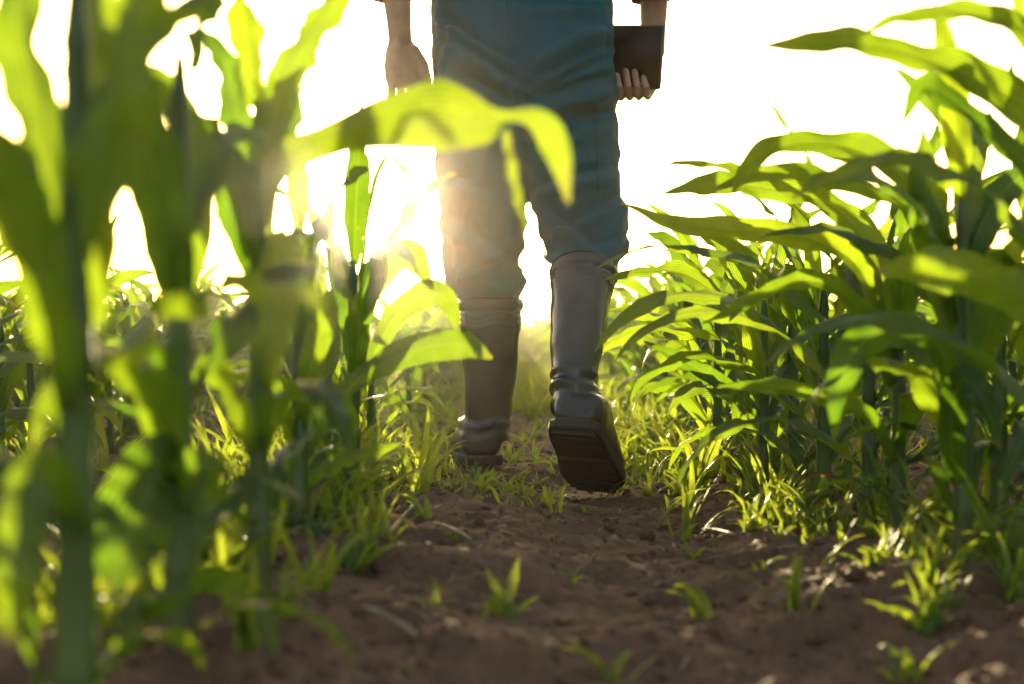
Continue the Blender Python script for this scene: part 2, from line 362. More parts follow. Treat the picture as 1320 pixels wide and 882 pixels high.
def stem_mesh(rng, hgt, r0, r1, nodes, n=10, lean=(0, 0)):
    zs = [-0.03]; rs = [r0 * 1.15]
    for k in range(nodes):
        z = hgt * (k + 0.6) / nodes
        rr = r0 + (r1 - r0) * (z / hgt) ** 0.8
        zs += [z - 0.02, z - 0.006, z, z + 0.006]; rs += [rr * 0.97, rr * 1.03, rr * 1.13, rr * 1.0]
    zs.append(hgt); rs.append(r1 * 0.6)
    V = []; UV = []
    for z, r in zip(zs, rs):
        k = max(0, z) / hgt
        for i in range(n):
            t = 2 * math.pi * i / n
            V.append((r * math.cos(t) * 1.08 + lean[0] * k * k, r * math.sin(t) * 0.95 + lean[1] * k * k, z)); UV.append((i / n, max(0, z) / hgt))
    nr = len(zs); F = []
    for a in range(nr - 1):
        for i in range(n):
            j = (i + 1) % n; F.append((a * n + i, a * n + j, (a + 1) * n + j, (a + 1) * n + i))
    return np.array(V), np.array(F), np.array(UV)
def plant_pieces(seed, hgt=0.42, nleaf=8, n=22, m=6, Ls=0.27, nstem=10, basal=4):
    rng = np.random.default_rng(seed)
    pieces = [('stem', stem_mesh(rng, hgt, 0.0145, 0.007, 5, nstem))]
    az = 0.0
    for k in range(basal):          # short lower leaves and side shoots
        a = rng.uniform(0, 6.28); up = rng.random() < 0.5
        pieces.append(('leaf', arch_leaf(rng, hgt * rng.uniform(0.0, 0.16), a, rng.uniform(.10, .20), rng.uniform(.014, .024), rng.uniform(50, 80) if up else rng.uniform(10, 45), rng.uniform(10, 50) if up else rng.uniform(-70, -20), max(5, n // 2), min(m, 4), r0=.010)))
    for k in range(nleaf):
        f = k / (nleaf - 1)
        z = hgt * (0.14 + 0.84 * f)
        a = az + math.pi * (k % 2) + rng.uniform(-0.45, 0.45)
        L = Ls * (0.60 + 1.15 * math.sin(math.pi * min(1, 0.18 + 0.68 * f))) * rng.uniform(0.85, 1.12)
        W = 0.047 * (0.5 + 0.62 * math.sin(math.pi * min(1, 0.15 + 0.62 * f))) * rng.uniform(0.85, 1.1)
        e0 = 52 + 26 * f + rng.uniform(-8, 8); e1 = -62 + 88 * f ** 1.8 + rng.uniform(-22, 18)
        pieces.append(('leaf', arch_leaf(rng, z, a, L, W, e0, e1, n, m, r0=0.008, power=rng.uniform(1.1, 1.7))))
    return pieces
def build_plant(name, pieces, loc, rz=0.0, skip=()):
    t = empty(name, loc, rz)
    for k, (nm, (V, Fc, UV)) in enumerate(pieces):
        if k in skip: continue
        obj(nm, mesh_np(nm, V, Fc, UV, M_STEM if nm == 'stem' else (M_DRY if k in (1, 3) and (len(name) + int(loc[1] * 100)) % 2 == 0 else M_LEAF)), t)
    return t
def spine_leaf(pts, widths, base, seed, rolls=(0, 0), fold=(30, 6), ruff=0.17, n=40, m=8):
    """pts: (px,py,depth) along the midrib; widths in metres at those points; returned relative to base"""
    rng = np.random.default_rng(seed)
    W3 = [tuple(P(*p)) for p in pts]
    sp = catmull(W3, n); w = catmull([(x, 0, 0) for x in widths], n)[:, 0] * 0.5
    w = np.clip(w, 0.0003, None)
    T = unit(np.gradient(sp, axis=0)); view = unit(sp - np.array([0, 0, CAM_H]))
    side = np.cross(T, view)
    # keep the side direction continuous
    for i in range(1, len(side)):
        if np.dot(side[i], side[i - 1]) < 0: side[i] = -side[i]
    s = np.linspace(0, 1, n + 1)
    roll = np.interp(s, np.linspace(0, 1, len(rolls)), np.radians(rolls))
    fo = np.radians(np.interp(s, [0, 1], fold))
    V, Fc, UV = blade(sp, w, side, roll, fo, max(widths) * ruff, rng, m)
    return V - np.array(base), Fc, UV

# prototypes and rows
random.seed(7); rg = np.random.default_rng(11)
NPROTO = 12
PROTO = [plant_pieces(100 + i, hgt=0.27 + 0.07 * ((i * 7) % 5) / 4, nleaf=7 + i % 3) for i in range(NPROTO)]
lod1 = [plant_pieces(100 + i, hgt=0.27 + 0.07 * ((i * 7) % 5) / 4, nleaf=7 + i % 3, n=8, m=2, nstem=5) for i in range(NPROTO)]
lod2 = [plant_pieces(200 + i, hgt=0.36, nleaf=6, n=5, m=2, nstem=4) for i in range(6)]

cands = []      # (x, y, rowindex, side)
for side, x0, sg in (('left', ROW_L, -1), ('right', ROW_R, 1)):
    for k in range(0, 16):
        y = 0.9 if k else (2.28 if side == 'left' else 2.55)
        while y < 46:
            x = x0 + sg * ROW_S * k + rg.normal(0, 0.018)
            yy = y + rg.normal(0, 0.03)
            if abs(x) < 0.40 * yy + 2.5: cands.append((x, yy, k, side))
            if k == 0 and y > 16 and side == 'left': cands.append((rg.uniform(-.2, .4), yy, 1, side))
            y += (0.75 if (side == 'left' and k == 0 and 3.2 < y < 5) else 0.40 if (side == 'left' and k == 0 and y < 6) else 0.19 if y < 20 else 0.30) * rg.uniform(0.8, 1.25)
def in_frame(x, y): return abs(x) < 0.36 * y + 0.12
def weight(c): x, y, k, s = c; return -(y + 2.2 * k) if in_frame(x, y) else -999
order = sorted(range(len(cands)), key=lambda i: -weight(cands[i]))
NIND = 270
ind = [cands[i] for i in order[:NIND]]; rest = [cands[i] for i in order[NIND:]]
protos = {}
for (x, y, k, s) in ind:
    i = int(rg.integers(NPROTO))
    loc = (x, y, H(x, y)); rz = (1.57 + 3.1416 * int(rg.integers(2)) + rg.normal(0, .55)) if k == 0 else rg.uniform(0, 6.28); scl = rg.uniform(0.86, 1.14)
    if i not in protos:
        t = build_plant('maize_plant', PROTO[i], loc); protos[i] = t
    else:
        t = copy_tree(protos[i])
    if k == 0 and s == 'left' and y < 6.5: scl *= .78
    t.location = loc; t.rotation_euler = (rg.normal(0, 0.05), rg.normal(0, 0.05), rz); t.scale = (scl,) * 3
    if k == 0:
        band = 'sharply drawn, near the farmer' if y < 5 else 'farther off, beyond the farmer'
        lab = f'maize plant in the {s} path-side row ' + ('beside or just past the boots' if y < 5 else 'far beyond the walking legs')
        gr = f'maize plants of the {s} path-side row ' + ('near the walking legs' if y < 5 else 'in the distance')
    else:
        lab = f'backlit maize plant in the field behind the first {s} row'
        gr = f'maize plants behind the {s} path-side row'
    tag(t, lab, 'maize plant', gr)

def merge(list_):
    Vs, Fs, Us, off = [], [], [], 0
    for V, Fc, U in list_:
        Vs.append(V); Fs.append(Fc + off); Us.append(U); off += len(V)
    return np.concatenate(Vs), np.concatenate(Fs), np.concatenate(Us)
for (y2, x2) in [(yy, xx) for yy in np.arange(46, 132, 0.9) for xx in np.arange(-0.42 * yy, 0.42 * yy, 0.76)]:
    rest.append((x2 + rg.normal(0, 0.05), y2 + rg.normal(0, 0.3), 9, 'far'))
l1m = [(merge([p[1] for p in pp if p[0] == 'leaf']), [p[1] for p in pp if p[0] == 'stem'][0]) for pp in lod1]
l2m = [(merge([p[1] for p in pp if p[0] == 'leaf']), [p[1] for p in pp if p[0] == 'stem'][0]) for pp in lod2]
leaves, stems = [], []
for (x, y, k, s) in rest:
    if abs(x) < 0.9 and y < 0.85: continue
    src = l1m if y < 13 else l2m
    (V, Fc, U), (SV, SF, SU) = src[int(rg.integers(len(src)))]
    a = rg.uniform(0, 6.28); c_, s_ = math.cos(a), math.sin(a); q = rg.uniform(0.85, 1.15)
    Rm = np.array([[c_, -s_, 0], [s_, c_, 0], [0, 0, 1]]) * q
    o3 = np.array([x, y, 0.01 if y > 20 else H(x, y)])
    leaves.append((V @ Rm.T + o3, Fc, U)); stems.append((SV @ Rm.T + o3, SF, SU))
V, Fc, U = merge(leaves)
fo = obj('maize_field', mesh_np('maize_field', V, Fc, U, M_LEAF)); tag(fo, 'mass of green maize leaves filling the field to the horizon', kind='stuff')
V, Fc, U = merge(stems)
fs = obj('maize_field_stems', mesh_np('maize_field_stems', V, Fc, U, M_STEM)); tag(fs, 'mass of maize stems far out in the field', kind='stuff')

#--NEAR--
# ------------------------------------------------------------------ near plants, each with its own leaves
def near_plant(px, d, seed, label, hgt, nleaf, rz, custom=(), scl=1.0, Ls=0.25, group=None, skip=()):
    x = (px - 660) * d / FPX; b = (x, d, H(x, d))
    t = build_plant('maize_plant', plant_pieces(seed, hgt, nleaf, Ls=Ls), b, 0.0, skip)
    if rz:
        for c in t.children: c.rotation_euler = (0, 0, rz)
    for j, (pts, wd, rolls) in enumerate(custom):
        V, Fc, U = spine_leaf(pts, wd, b, seed * 10 + j, rolls)
        obj('leaf', mesh_np('leaf', V, Fc, U, M_LEAF), t)
    tag(t, label, 'maize plant', group or 'large maize plants close to the camera')
    return t
# left side, nearest first
near_plant(98, 0.90, 31, 'very blurred thick maize stalk nearest the left edge, with broad dark leaves', 0.50, 6, 0.4, [
    ([(104, 420, .90), (118, 250, .88), (150, 110, .86), (190, -20, .84), (235, -120, .83)], [.03, .045, .052, .040, .012], (10, 45, 50)),
    ([(96, 400, .90), (70, 250, .90), (45, 110, .91), (20, -20, .92), (-10, -110, .93)], [.025, .042, .050, .04, .012], (-15, -45, -50)),
    ([(100, 330, .90), (118, 200, .93), (115, 60, .97), (120, -60, 1.0)], [.025, .036, .038, .02], (5, 20, 40)),
    ([(92, 560, .90), (70, 440, .86), (40, 320, .83), (8, 220, .80), (-30, 150, .78)], [.02, .03, .04, .036, .01], (30, 20, 10)),
    ([(100, 700, .90), (60, 600, .84), (35, 660, .80), (25, 740, .78), (15, 830, .78)], [.02, .026, .03, .026, .004], (30, 10, 0)),
], scl=1, Ls=.12)
near_plant(232, 1.12, 32, 'blurred maize stalk just right of the leftmost thick stalk, dark leaves against sky', 0.46, 7, 1.2, [
    ([(232, 420, 1.12), (215, 300, 1.10), (185, 180, 1.08), (150, 90, 1.06), (110, 20, 1.05)], [.025, .040, .046, .036, .008], (0, 35, 50)),
    ([(234, 380, 1.12), (250, 260, 1.14), (240, 160, 1.17), (205, 100, 1.2), (185, 90, 1.22)], [.03, .04, .035, .02, .002], (0, 30, 50)),
    ([(235, 640, 1.12), (210, 600, 1.08), (190, 640, 1.03), (165, 700, 1.0), (140, 760, .98)], [.02, .05, .065, .05, .01], (20, 10, 0)),
    ([(235, 660, 1.12), (250, 615, 1.06), (265, 625, 1.03), (285, 610, 1.0)], [.02, .045, .04, .005], (30, 10, 0)),
    ([(230, 600, 1.12), (215, 520, 1.10), (195, 460, 1.08), (180, 490, 1.06)], [.02, .03, .026, .004], (20, 30, 30)),
], Ls=.18)
near_plant(333, 1.36, 33, 'maize stalk with a long blurred leaf crossing in front of the overalls', 0.47, 6, 1.75, [
    ([(335, 330, 1.36), (345, 180, 1.34), (375, 85, 1.33), (415, 25, 1.32), (460, -40, 1.31)], [.025, .036, .038, .034, .02], (0, 10, 40, 20)),
    ([(330, 330, 1.36), (312, 200, 1.38), (300, 130, 1.40), (280, 65, 1.42), (250, 40, 1.44)], [.025, .034, .036, .028, .006], (0, 30, 50)),
    ([(335, 290, 1.36), (350, 215, 1.30), (410, 185, 1.24), (480, 160, 1.19), (560, 148, 1.15), (618, 156, 1.13), (650, 150, 1.12), (690, 152, 1.115), (718, 190, 1.11), (733, 262, 1.11)],
     [.02, .034, .030, .045, .062, .038, .009, .020, .022, .003], (30, 25, 10, 5, -5, 0, 20, 20, 0)),
    ([(652, 168, 1.12), (662, 220, 1.12), (672, 270, 1.13), (694, 335, 1.14)], [.006, .009, .007, .001], (20, 40, 60)),
    ([(333, 520, 1.36), (350, 420, 1.32), (362, 350, 1.28), (366, 310, 1.27), (372, 300, 1.26)], [.02, .04, .042, .03, .005], (10, 0, 0)),
    ([(333, 600, 1.36), (300, 520, 1.30), (270, 470, 1.26), (250, 500, 1.24)], [.02, .028, .022, .004], (20, 40, 10)),
], Ls=.17)
near_plant(386, 1.85, 34, 'slim maize plant at the left path edge, one lit leaf pointing at the left boot', 0.40, 6, 1.3, [
    ([(386, 600, 1.85), (430, 520, 1.85), (480, 475, 1.84), (545, 448, 1.83), (600, 446, 1.82), (635, 462, 1.82)], [.02, .03, .034, .042, .035, .004], (40, 30, 10, 0, 20)),
    ([(386, 560, 1.85), (400, 470, 1.80), (418, 410, 1.78), (428, 370, 1.77)], [.02, .032, .036, .004], (10, 0, 10)),
    ([(386, 640, 1.85), (420, 600, 1.83), (470, 585, 1.80), (518, 572, 1.79)], [.014, .02, .022, .003], (30, 20, 20)),
], Ls=.17)
near_plant(455, 2.18, 35, 'maize plant left of the path directly below the sun, edge-lit leaves beside the left boot', 0.40, 8, 1.9, [
    ([(455, 520, 2.18), (500, 420, 2.20), (545, 380, 2.22), (575, 385, 2.24), (590, 430, 2.26)], [.02, .034, .045, .035, .004], (20, 10, 0)),
    ([(455, 470, 2.18), (466, 330, 2.18), (490, 212, 2.18), (520, 216, 2.2), (554, 269, 2.22)], [.012, .012, .011, .010, .001], (50, 60, 40)),
    ([(455, 420, 2.18), (500, 345, 2.2), (530, 330, 2.25), (555, 370, 2.3)], [.02, .04, .05, .006], (10, 0, 0)),
])
# right side
near_plant(1405, 1.52, 41, 'maize plant mostly outside the right edge whose long leaves reach across the white sky', 0.48, 6, 0.3, [
    ([(1400, 330, 1.52), (1350, 165, 1.52), (1250, 100, 1.52), (1150, 64, 1.54), (1060, 54, 1.56), (985, 60, 1.58)], [.03, .05, .046, .034, .03, .003], (20, 20, 40, 35, 15)),
    ([(1405, 260, 1.52), (1340, 60, 1.50), (1250, 18, 1.50), (1170, 22, 1.52), (1105, 46, 1.54)], [.03, .036, .026, .02, .002], (30, 40, 40, 50)),
    ([(1400, 400, 1.52), (1340, 240, 1.55), (1270, 165, 1.58), (1195, 112, 1.62), (1163, 158, 1.64)], [.02, .028, .026, .03, .002], (20, 20, 40, 10)),
    ([(1400, 470, 1.52), (1340, 400, 1.48), (1260, 360, 1.45), (1190, 345, 1.44), (1130, 350, 1.44)], [.02, .044, .05, .04, .006], (20, 10, 10, 20)),
])
near_plant(1240, 1.74, 42, 'tall maize plant at right with an upright spear of new leaf against the sky', 0.44, 6, 0.9, [
    ([(1232, 440, 1.74), (1205, 330, 1.74), (1193, 240, 1.74), (1190, 168, 1.74)], [.03, .05, .046, .003], (0, 10, 20)),
    ([(1230, 420, 1.74), (1190, 265, 1.76), (1120, 200, 1.80), (1035, 184, 1.84), (970, 208, 1.87), (944, 250, 1.88)], [.02, .04, .048, .04, .03, .003], (10, 30, 40, 40, 20)),
    ([(1236, 560, 1.74), (1210, 450, 1.66), (1150, 425, 1.61), (1100, 455, 1.58), (1078, 520, 1.57), (1075, 560, 1.57)], [.02, .036, .045, .042, .02, .003], (10, 10, 10, 20)),
    ([(1240, 540, 1.74), (1275, 420, 1.70), (1310, 370, 1.66), (1345, 340, 1.64)], [.02, .05, .05, .02], (0, 0, 0)),
    ([(1240, 640, 1.74), (1225, 560, 1.68), (1240, 490, 1.64), (1270, 520, 1.62), (1290, 580, 1.62)], [.02, .034, .036, .026, .003], (10, 10, 10)),
    ([(1238, 400, 1.74), (1260, 300, 1.76), (1300, 240, 1.80), (1340, 215, 1.82)], [.025, .045, .04, .02], (10, 20, 10)),
])
near_plant(1288, 1.90, 43, 'maize plant close to the right edge, pale stalk standing right of the tall spear plant', 0.42, 9, 2.4, Ls=.29)
near_plant(1158, 2.12, 44, 'maize plant right of the path whose leaves arch left towards the trouser knee', 0.42, 6, 1.5, [
    ([(1150, 470, 2.12), (1130, 340, 2.12), (1075, 268, 2.14), (990, 243, 2.16), (915, 238, 2.2), (855, 250, 2.24)], [.02, .05, .046, .042, .036, .003], (0, 20, 35, 30, 20)),
    ([(1150, 480, 2.12), (1110, 350, 2.10), (1030, 305, 2.10), (935, 297, 2.12), (860, 285, 2.15), (800, 262, 2.18)], [.02, .045, .045, .04, .024, .003], (20, 40, 30, 20, 40)),
    ([(1150, 500, 2.12), (1100, 390, 2.02), (1030, 362, 1.98), (960, 392, 1.95), (905, 418, 1.94)], [.02, .034, .03, .022, .003], (20, 30, 40, 40)),
    ([(1155, 600, 2.12), (1120, 540, 2.02), (1050, 510, 1.97), (985, 498, 1.95), (925, 498, 1.95)], [.014, .028, .03, .022, .003], (30, 30, 30)),
])
near_plant(1120, 2.28, 45, 'shaded maize plant directly behind the left-arching one, right of the path', 0.40, 10, 0.2, Ls=.29)
near_plant(985, 2.72, 46, 'maize plant right of the path nearest the raised boot, dark curled leaf at its top', 0.38, 7, 0.8, [
    ([(980, 520, 2.72), (945, 410, 2.74), (890, 357, 2.76), (830, 350, 2.78), (778, 362, 2.8)], [.02, .04, .045, .035, .003], (20, 40, 60, 40)),
    ([(980, 540, 2.72), (940, 500, 2.70), (880, 465, 2.7), (830, 440, 2.7)], [.02, .03, .03, .003], (20, 10, 30)),
])
near_plant(1345, 2.02, 48, 'dense maize plant just outside the tall spear plant at the right edge', 0.46, 8, 1.1, Ls=.3)
near_plant(925, 3.05, 51, 'maize plant right of the path with many low leaves, just past the raised boot', 0.36, 10, 0.7, Ls=.24)
near_plant(1062, 2.46, 47, 'maize plant between the left-arching plant and the one by the raised boot', 0.38, 10, 2.9, Ls=.27)
#--PERSON--
# ------------------------------------------------------------------ person
def loft(bm, rings, n=28, power=2.0):
    """rings: (centre, axis_u, axis_v)"""
    rows = []
    for c, u, v in rings:
        c, u, v = Vector(c), Vector(u), Vector(v); row = []
        for i in range(n):
            t = 2 * math.pi * i / n; ct, st = math.cos(t), math.sin(t)
            if power != 2.0: ct = math.copysign(abs(ct) ** (2 / power), ct); st = math.copysign(abs(st) ** (2 / power), st)
            row.append(bm.verts.new(c + u * ct + v * st))
        rows.append(row)
    for a, b in zip(rows[:-1], rows[1:]):
        for i in range(n):
            j = (i + 1) % n; bm.faces.new((a[i], a[j], b[j], b[i]))
    bm.faces.new(list(reversed(rows[0]))); bm.faces.new(rows[-1])
def tube(bm, pts, radii, n=14, flat=None, caps=True, ref=(0.31, 0.2, 0.93)):
    pts = [Vector(p) for p in pts]; rings = []
    ref = Vector(ref)
    for k, p in enumerate(pts):
        t = (pts[min(k + 1, len(pts) - 1)] - pts[max(k - 1, 0)]).normalized()
        u = t.cross(ref).normalized(); v = t.cross(u).normalized(); r = radii[k]
        rings.append((p, u * r, v * r))
    if caps:   # rounded ends
        t0 = (pts[0] - pts[1]).normalized(); t1 = (pts[-1] - pts[-2]).normalized()
        c, u, v = rings[0]; r = radii[0]; rings = [(c + t0 * r * .95, u * .3, v * .3), (c + t0 * r * .7, u * .71, v * .71)] + rings
        c, u, v = rings[-1]; r = radii[-1]; rings = rings + [(c + t1 * r * .7, u * .71, v * .71), (c + t1 * r * .95, u * .3, v * .3)]
    loft(bm, rings, n)
def ball(bm, c, r):
    m = Matrix.Translation(Vector(c)) @ Matrix.Diagonal((*(r if hasattr(r, '__len__') else (r, r, r)), 1))
    bmesh.ops.create_uvsphere(bm, u_segments=24, v_segments=16, radius=1.0, matrix=m)
def remesh(bm, voxel, smooth=6, factor=0.5):
    bmesh.ops.recalc_face_normals(bm, faces=bm.faces)
    me = bpy.data.meshes.new('tmp'); bm.to_mesh(me); bm.free()
    o = bpy.data.objects.new('tmp', me); COL.objects.link(o)
    md = o.modifiers.new('r', 'REMESH'); md.mode = 'VOXEL'; md.voxel_size = voxel
    if smooth:
        ms = o.modifiers.new('s', 'SMOOTH'); ms.iterations = smooth; ms.factor = factor
    dg = bpy.context.evaluated_depsgraph_get(); dg.update()
    out = bpy.data.meshes.new_from_object(o.evaluated_get(dg))
    bpy.data.objects.remove(o); bpy.data.meshes.remove(me)
    return out
def co_no(me):
    n = len(me.vertices); a = np.zeros(n * 3, np.float32); b = np.zeros(n * 3, np.float32)
    me.vertices.foreach_get('co', a); me.vertices.foreach_get('normal', b)
    return a.reshape(-1, 3).astype(float), b.reshape(-1, 3).astype(float)
def set_co(me, co):
    me.vertices.foreach_set('co', co.astype(np.float32).ravel()); me.update()
def finish(me, mat, name, parent):
    me.name = name; me.materials.clear(); me.materials.append(mat)
    me.polygons.foreach_set('use_smooth', np.ones(len(me.polygons), bool))
    return obj(name, me, parent)
def fbm3(co, sx, sy, sz, seed):
    return np.array([mnoise.noise(Vector((c[0] * sx + seed, c[1] * sy, c[2] * sz))) for c in co])
PX = lambda px, d: (px - 660) * d / FPX
PZ = lambda py, d: CAM_H - (py - 441) * d / FPX
XA, YA, ZA = (1, 0, 0), (0, 1, 0), (0, 0, 1)
def hring(x, y, z, rx, ry): return ((x, y, z), (rx, 0, 0), (0, ry, 0))

# body: head, neck, trunk, arms, hands, legs (one mesh)
bm = bmesh.new()
loft(bm, [hring(.02, 3.01, z, rx, ry) for z, rx, ry in ((.72, .13, .09), (.85, .16, .10), (1.0, .14, .085), (1.15, .14, .088), (1.3, .155, .095), (1.42, .17, .095), (1.49, .10, .07), (1.53, .06, .06))])
loft(bm, [hring(.02, 3.02 + k, z, rx, ry) for k, z, rx, ry in ((0, 1.48, .062, .062), (.005, 1.56, .056, .06), (.01, 1.62, .058, .07))])
ball(bm, (.02, 3.03, 1.70), (.076, .096, .118)); ball(bm, (.02, 3.055, 1.645), (.056, .066, .062))
tube(bm, [(.02, 3.115, 1.715), (.02, 3.135, 1.685), (.02, 3.128, 1.67)], [.010, .013, .010], 10)            # nose
tube(bm, [(-.005, 3.108, 1.632), (.02, 3.116, 1.633), (.045, 3.108, 1.632)], [.006, .009, .006], 10)          # lips
for s in (-1, 1):
    tube(bm, [(.02 + s * .077, 3.02, 1.72), (.02 + s * .084, 3.01, 1.70), (.02 + s * .078, 3.02, 1.67)], [.012, .016, .010], 10)  # ear
    ball(bm, (.02 + s * .03, 3.100, 1.712), (.014, .014, .011))                                                  # eyelids
tube(bm, [(-.15, 3.01, 1.44), (-.215, 3.0, 1.32), (-.252, 2.985, 1.18)], [.055, .047, .040], 16)
tube(bm, [(.19, 3.01, 1.44), (.262, 3.01, 1.32), (.305, 3.01, 1.18)], [.055, .047, .040], 16)
tube(bm, [(-.07, 3.02, .80), (-.064, 3.08, .48), (-.05, 3.113, .38), (-.05, 3.113, .13)], [.075, .052, .040, .032], 16)
tube(bm, [(.12, 3.0, .80), (.15, 2.955, .50), (.143, 2.885, .42), (.122, 2.775, .21)], [.075, .052, .040, .030], 16)
core = remesh(bm, 0.007, 4)
# forearms and hands at a finer grain
bm = bmesh.new()
tube(bm, [(-.252, 2.985, 1.20), (-.249, 2.988, 1.12), (-.243, 2.993, 1.04), (-.2385, 2.998, .975), (-.236, 3.0, .94)], [.040, .038, .031, .0255, .0245], 18)
def palm(bm, a, b, side, w, th):
    a, b, side = Vector(a), Vector(b), Vector(side).normalized(); t = (b - a).normalized(); nn = t.cross(side).normalized()
    loft(bm, [(a.lerp(b, f), side * w * k, nn * th * q) for f, k, q in ((-.12, .5, .8), (0, .62, 1), (.25, .85, 1.12), (.55, 1.0, 1.08), (.85, 1.02, .95), (1.0, .92, .75))], 20, 2.6)
# left hand hanging, palm turned to the back of the thigh, thumb on the inside
pa, pb = (-.235, 3.0, .935), (-.226, 3.012, .838); sd = Vector((.86, .50, .05)).normalized()
palm(bm, pa, pb, sd, .043, .0155)
pbv = Vector(pb); fw = Vector((0, -.99, -.05))
for k, (o, L) in enumerate(((-.032, .066), (-.0105, .078), (.0115, .084), (.033, .076))):
    r = pbv + sd * o + Vector((0, 0, .012 if abs(o) > .02 else .004))
    d1 = Vector((.02 + o * .5, -.10, -1)).normalized(); d2 = Vector((.03, -.42, -.9)).normalized(); d3 = Vector((.03, -.75, -.66)).normalized()
    p1 = r + d1 * L * .48; p2 = p1 + d2 * L * .30; p3 = p2 + d3 * L * .20
    tube(bm, [r - d1 * .02, r, p1, p2, p3], [.0095, .0095, .0092, .0082, .0070], 12)
tube(bm, [(-.212, 3.008, .915), (-.190, 3.012, .885), (-.180, 3.005, .852), (-.181, 2.995, .826)], [.017, .0145, .0115, .009], 12)
# right arm, hand wrapped under the tablet
tube(bm, [(.305, 3.01, 1.20), (.3045, 3.02, 1.12), (.303, 3.04, 1.04), (.304, 3.062, .965), (.305, 3.072, .925)], [.040, .038, .031, .0265, .0255], 18)
palm(bm, (.302, 3.078, .925), (.272, 3.068, .842), (.80, -.42, -.25), .035, .014)
FX = [PX(x, 3.0) for x in (797, 808.5, 820, 831.5)]
tops = [PZ(y, 2.985) for y in (95, 89, 90, 98)]
for k in range(4):
    x = FX[k]; root = Vector((x + .022, 3.062 - k * .006, .846))
    yy = 3.004 - 0.0 * k
    tube(bm, [root + Vector((.006, .004, .02)), root, (x + .008, 3.040 - k * .004, .8225), (x + .002, yy, .8235), (x + .001, yy - .011, .838), (x - .002, yy - .008, tops[k] - .010), (x - .003, yy - .001, tops[k])],
         [.0088, .0088, .0086, .0081, .0080, .0073, .0062], 12)
tube(bm, [(.290, 3.085, .905), (.268, 3.092, .885), (.250, 3.090, .868), (.236, 3.082, .856)], [.016, .014, .0115, .009], 12)
arms = remesh(bm, 0.0017, 3, 0.4)
bm = bmesh.new(); bm.from_mesh(core); bm.from_mesh(arms)
bme = bpy.data.meshes.new('person'); bm.to_mesh(bme); bm.free()
person = finish(bme, M_SKIN, 'person', None)
tag(person, 'person in teal work overalls and grey rubber boots walking away along the soil path', 'person')
for s in (-1, 1):
    bm = bmesh.new(); ball(bm, (.02 + s * .03, 3.106, 1.711), (.0115, .0115, .0085)); bm_obj('eye', bm, M_EYE, person)
bm = bmesh.new(); ball(bm, (.02, 3.012, 1.725), (.085, .100, .110)); hair = remesh(bm, .008, 2)
co, no = co_no(hair); co += no * (0.006 * fbm3(co, 40, 40, 14, 3))[:, None]; co[:, 1] = np.minimum(co[:, 1], 3.075 + (co[:, 2] - 1.70) * .25)
set_co(hair, co); finish(hair, M_HAIR, 'hair', person)

# overalls
bm = bmesh.new()
loft(bm, [hring(*r) for r in ((.021, 3.015, 1.345, .196, .132), (.021, 3.015, 1.30, .198, .138), (.021, 3.017, 1.18, .190, .134), (.021, 3.02, 1.08, .191, .130), (.021, 3.01, 1.0, .1955, .132), (.024, 3.0, .90, .1965, .14), (.028, 2.99, .82, .195, .145), (.030, 3.0, .74, .188, .13), (.030, 3.01, .69, .15, .10), (.03, 3.01, .66, .09, .07))])
for s, x in ((-1, -.058), (1, .118)): ball(bm, (x, 2.935, .855), (.10, .10, .105))
loft(bm, [hring(*r) for r in ((-.066, 3.01, .82, .10, .125), (-.0705, 3.015, .74, .098, .12), (-.069, 3.02, .68, .098, .113), (-.064, 3.04, .60, .096, .105), (-.063, 3.06, .545, .0965, .10), (-.064, 3.08, .487, .0925, .093), (-.060, 3.10, .44, .090, .090), (-.056, 3.108, .414, .086, .087), (-.050, 3.115, .385, .062, .062), (-.05, 3.115, .36, .055, .055))])
loft(bm, [hring(*r) for r in ((.118, 3.0, .82, .105, .125), (.123, 3.0, .74, .104, .122), (.1255, 3.0, .68, .102, .115), (.131, 2.995, .62, .100, .108), (.147, 2.985, .555, .101, .106), (.152, 2.96, .50, .096, .10), (.151, 2.928, .468, .089, .094), (.148, 2.908, .446, .076, .078), (.143, 2.885, .41, .055, .056))])
tr = remesh(bm, 0.0055, 40, 0.6)
co, no = co_no(tr)
back = np.clip(-no[:, 1] * 1.6 + 0.25, 0, 1)
disp = np.zeros(len(co))
def fold(p, q, amp, w, d=2.93, ends=0.25):
    ax, az, bx, bz = PX(p[0], d), PZ(p[1], d), PX(q[0], d), PZ(q[1], d)
    dx, dz = bx - ax, bz - az; L2 = dx * dx + dz * dz
    t = ((co[:, 0] - ax) * dx + (co[:, 2] - az) * dz) / L2; tc = np.clip(t, 0, 1)
    dist = np.hypot(co[:, 0] - ax - tc * dx, co[:, 2] - az - tc * dz)
    env = np.sin(np.pi * np.clip(tc * .92 + .04, 0, 1)) ** .6
    # soft crease with a sharper upper lip
    sgn = ((co[:, 0] - ax) * -dz + (co[:, 2] - az) * dx) / math.sqrt(L2)
    return 1.6 * amp * env * (np.exp(-(dist / w) ** 2) - 1.2 * np.exp(-((sgn - w * 1.6) / (w * .8)) ** 2) * np.exp(-((dist - abs(w * 1.6)) / (w * 1.2)) ** 2)) * back
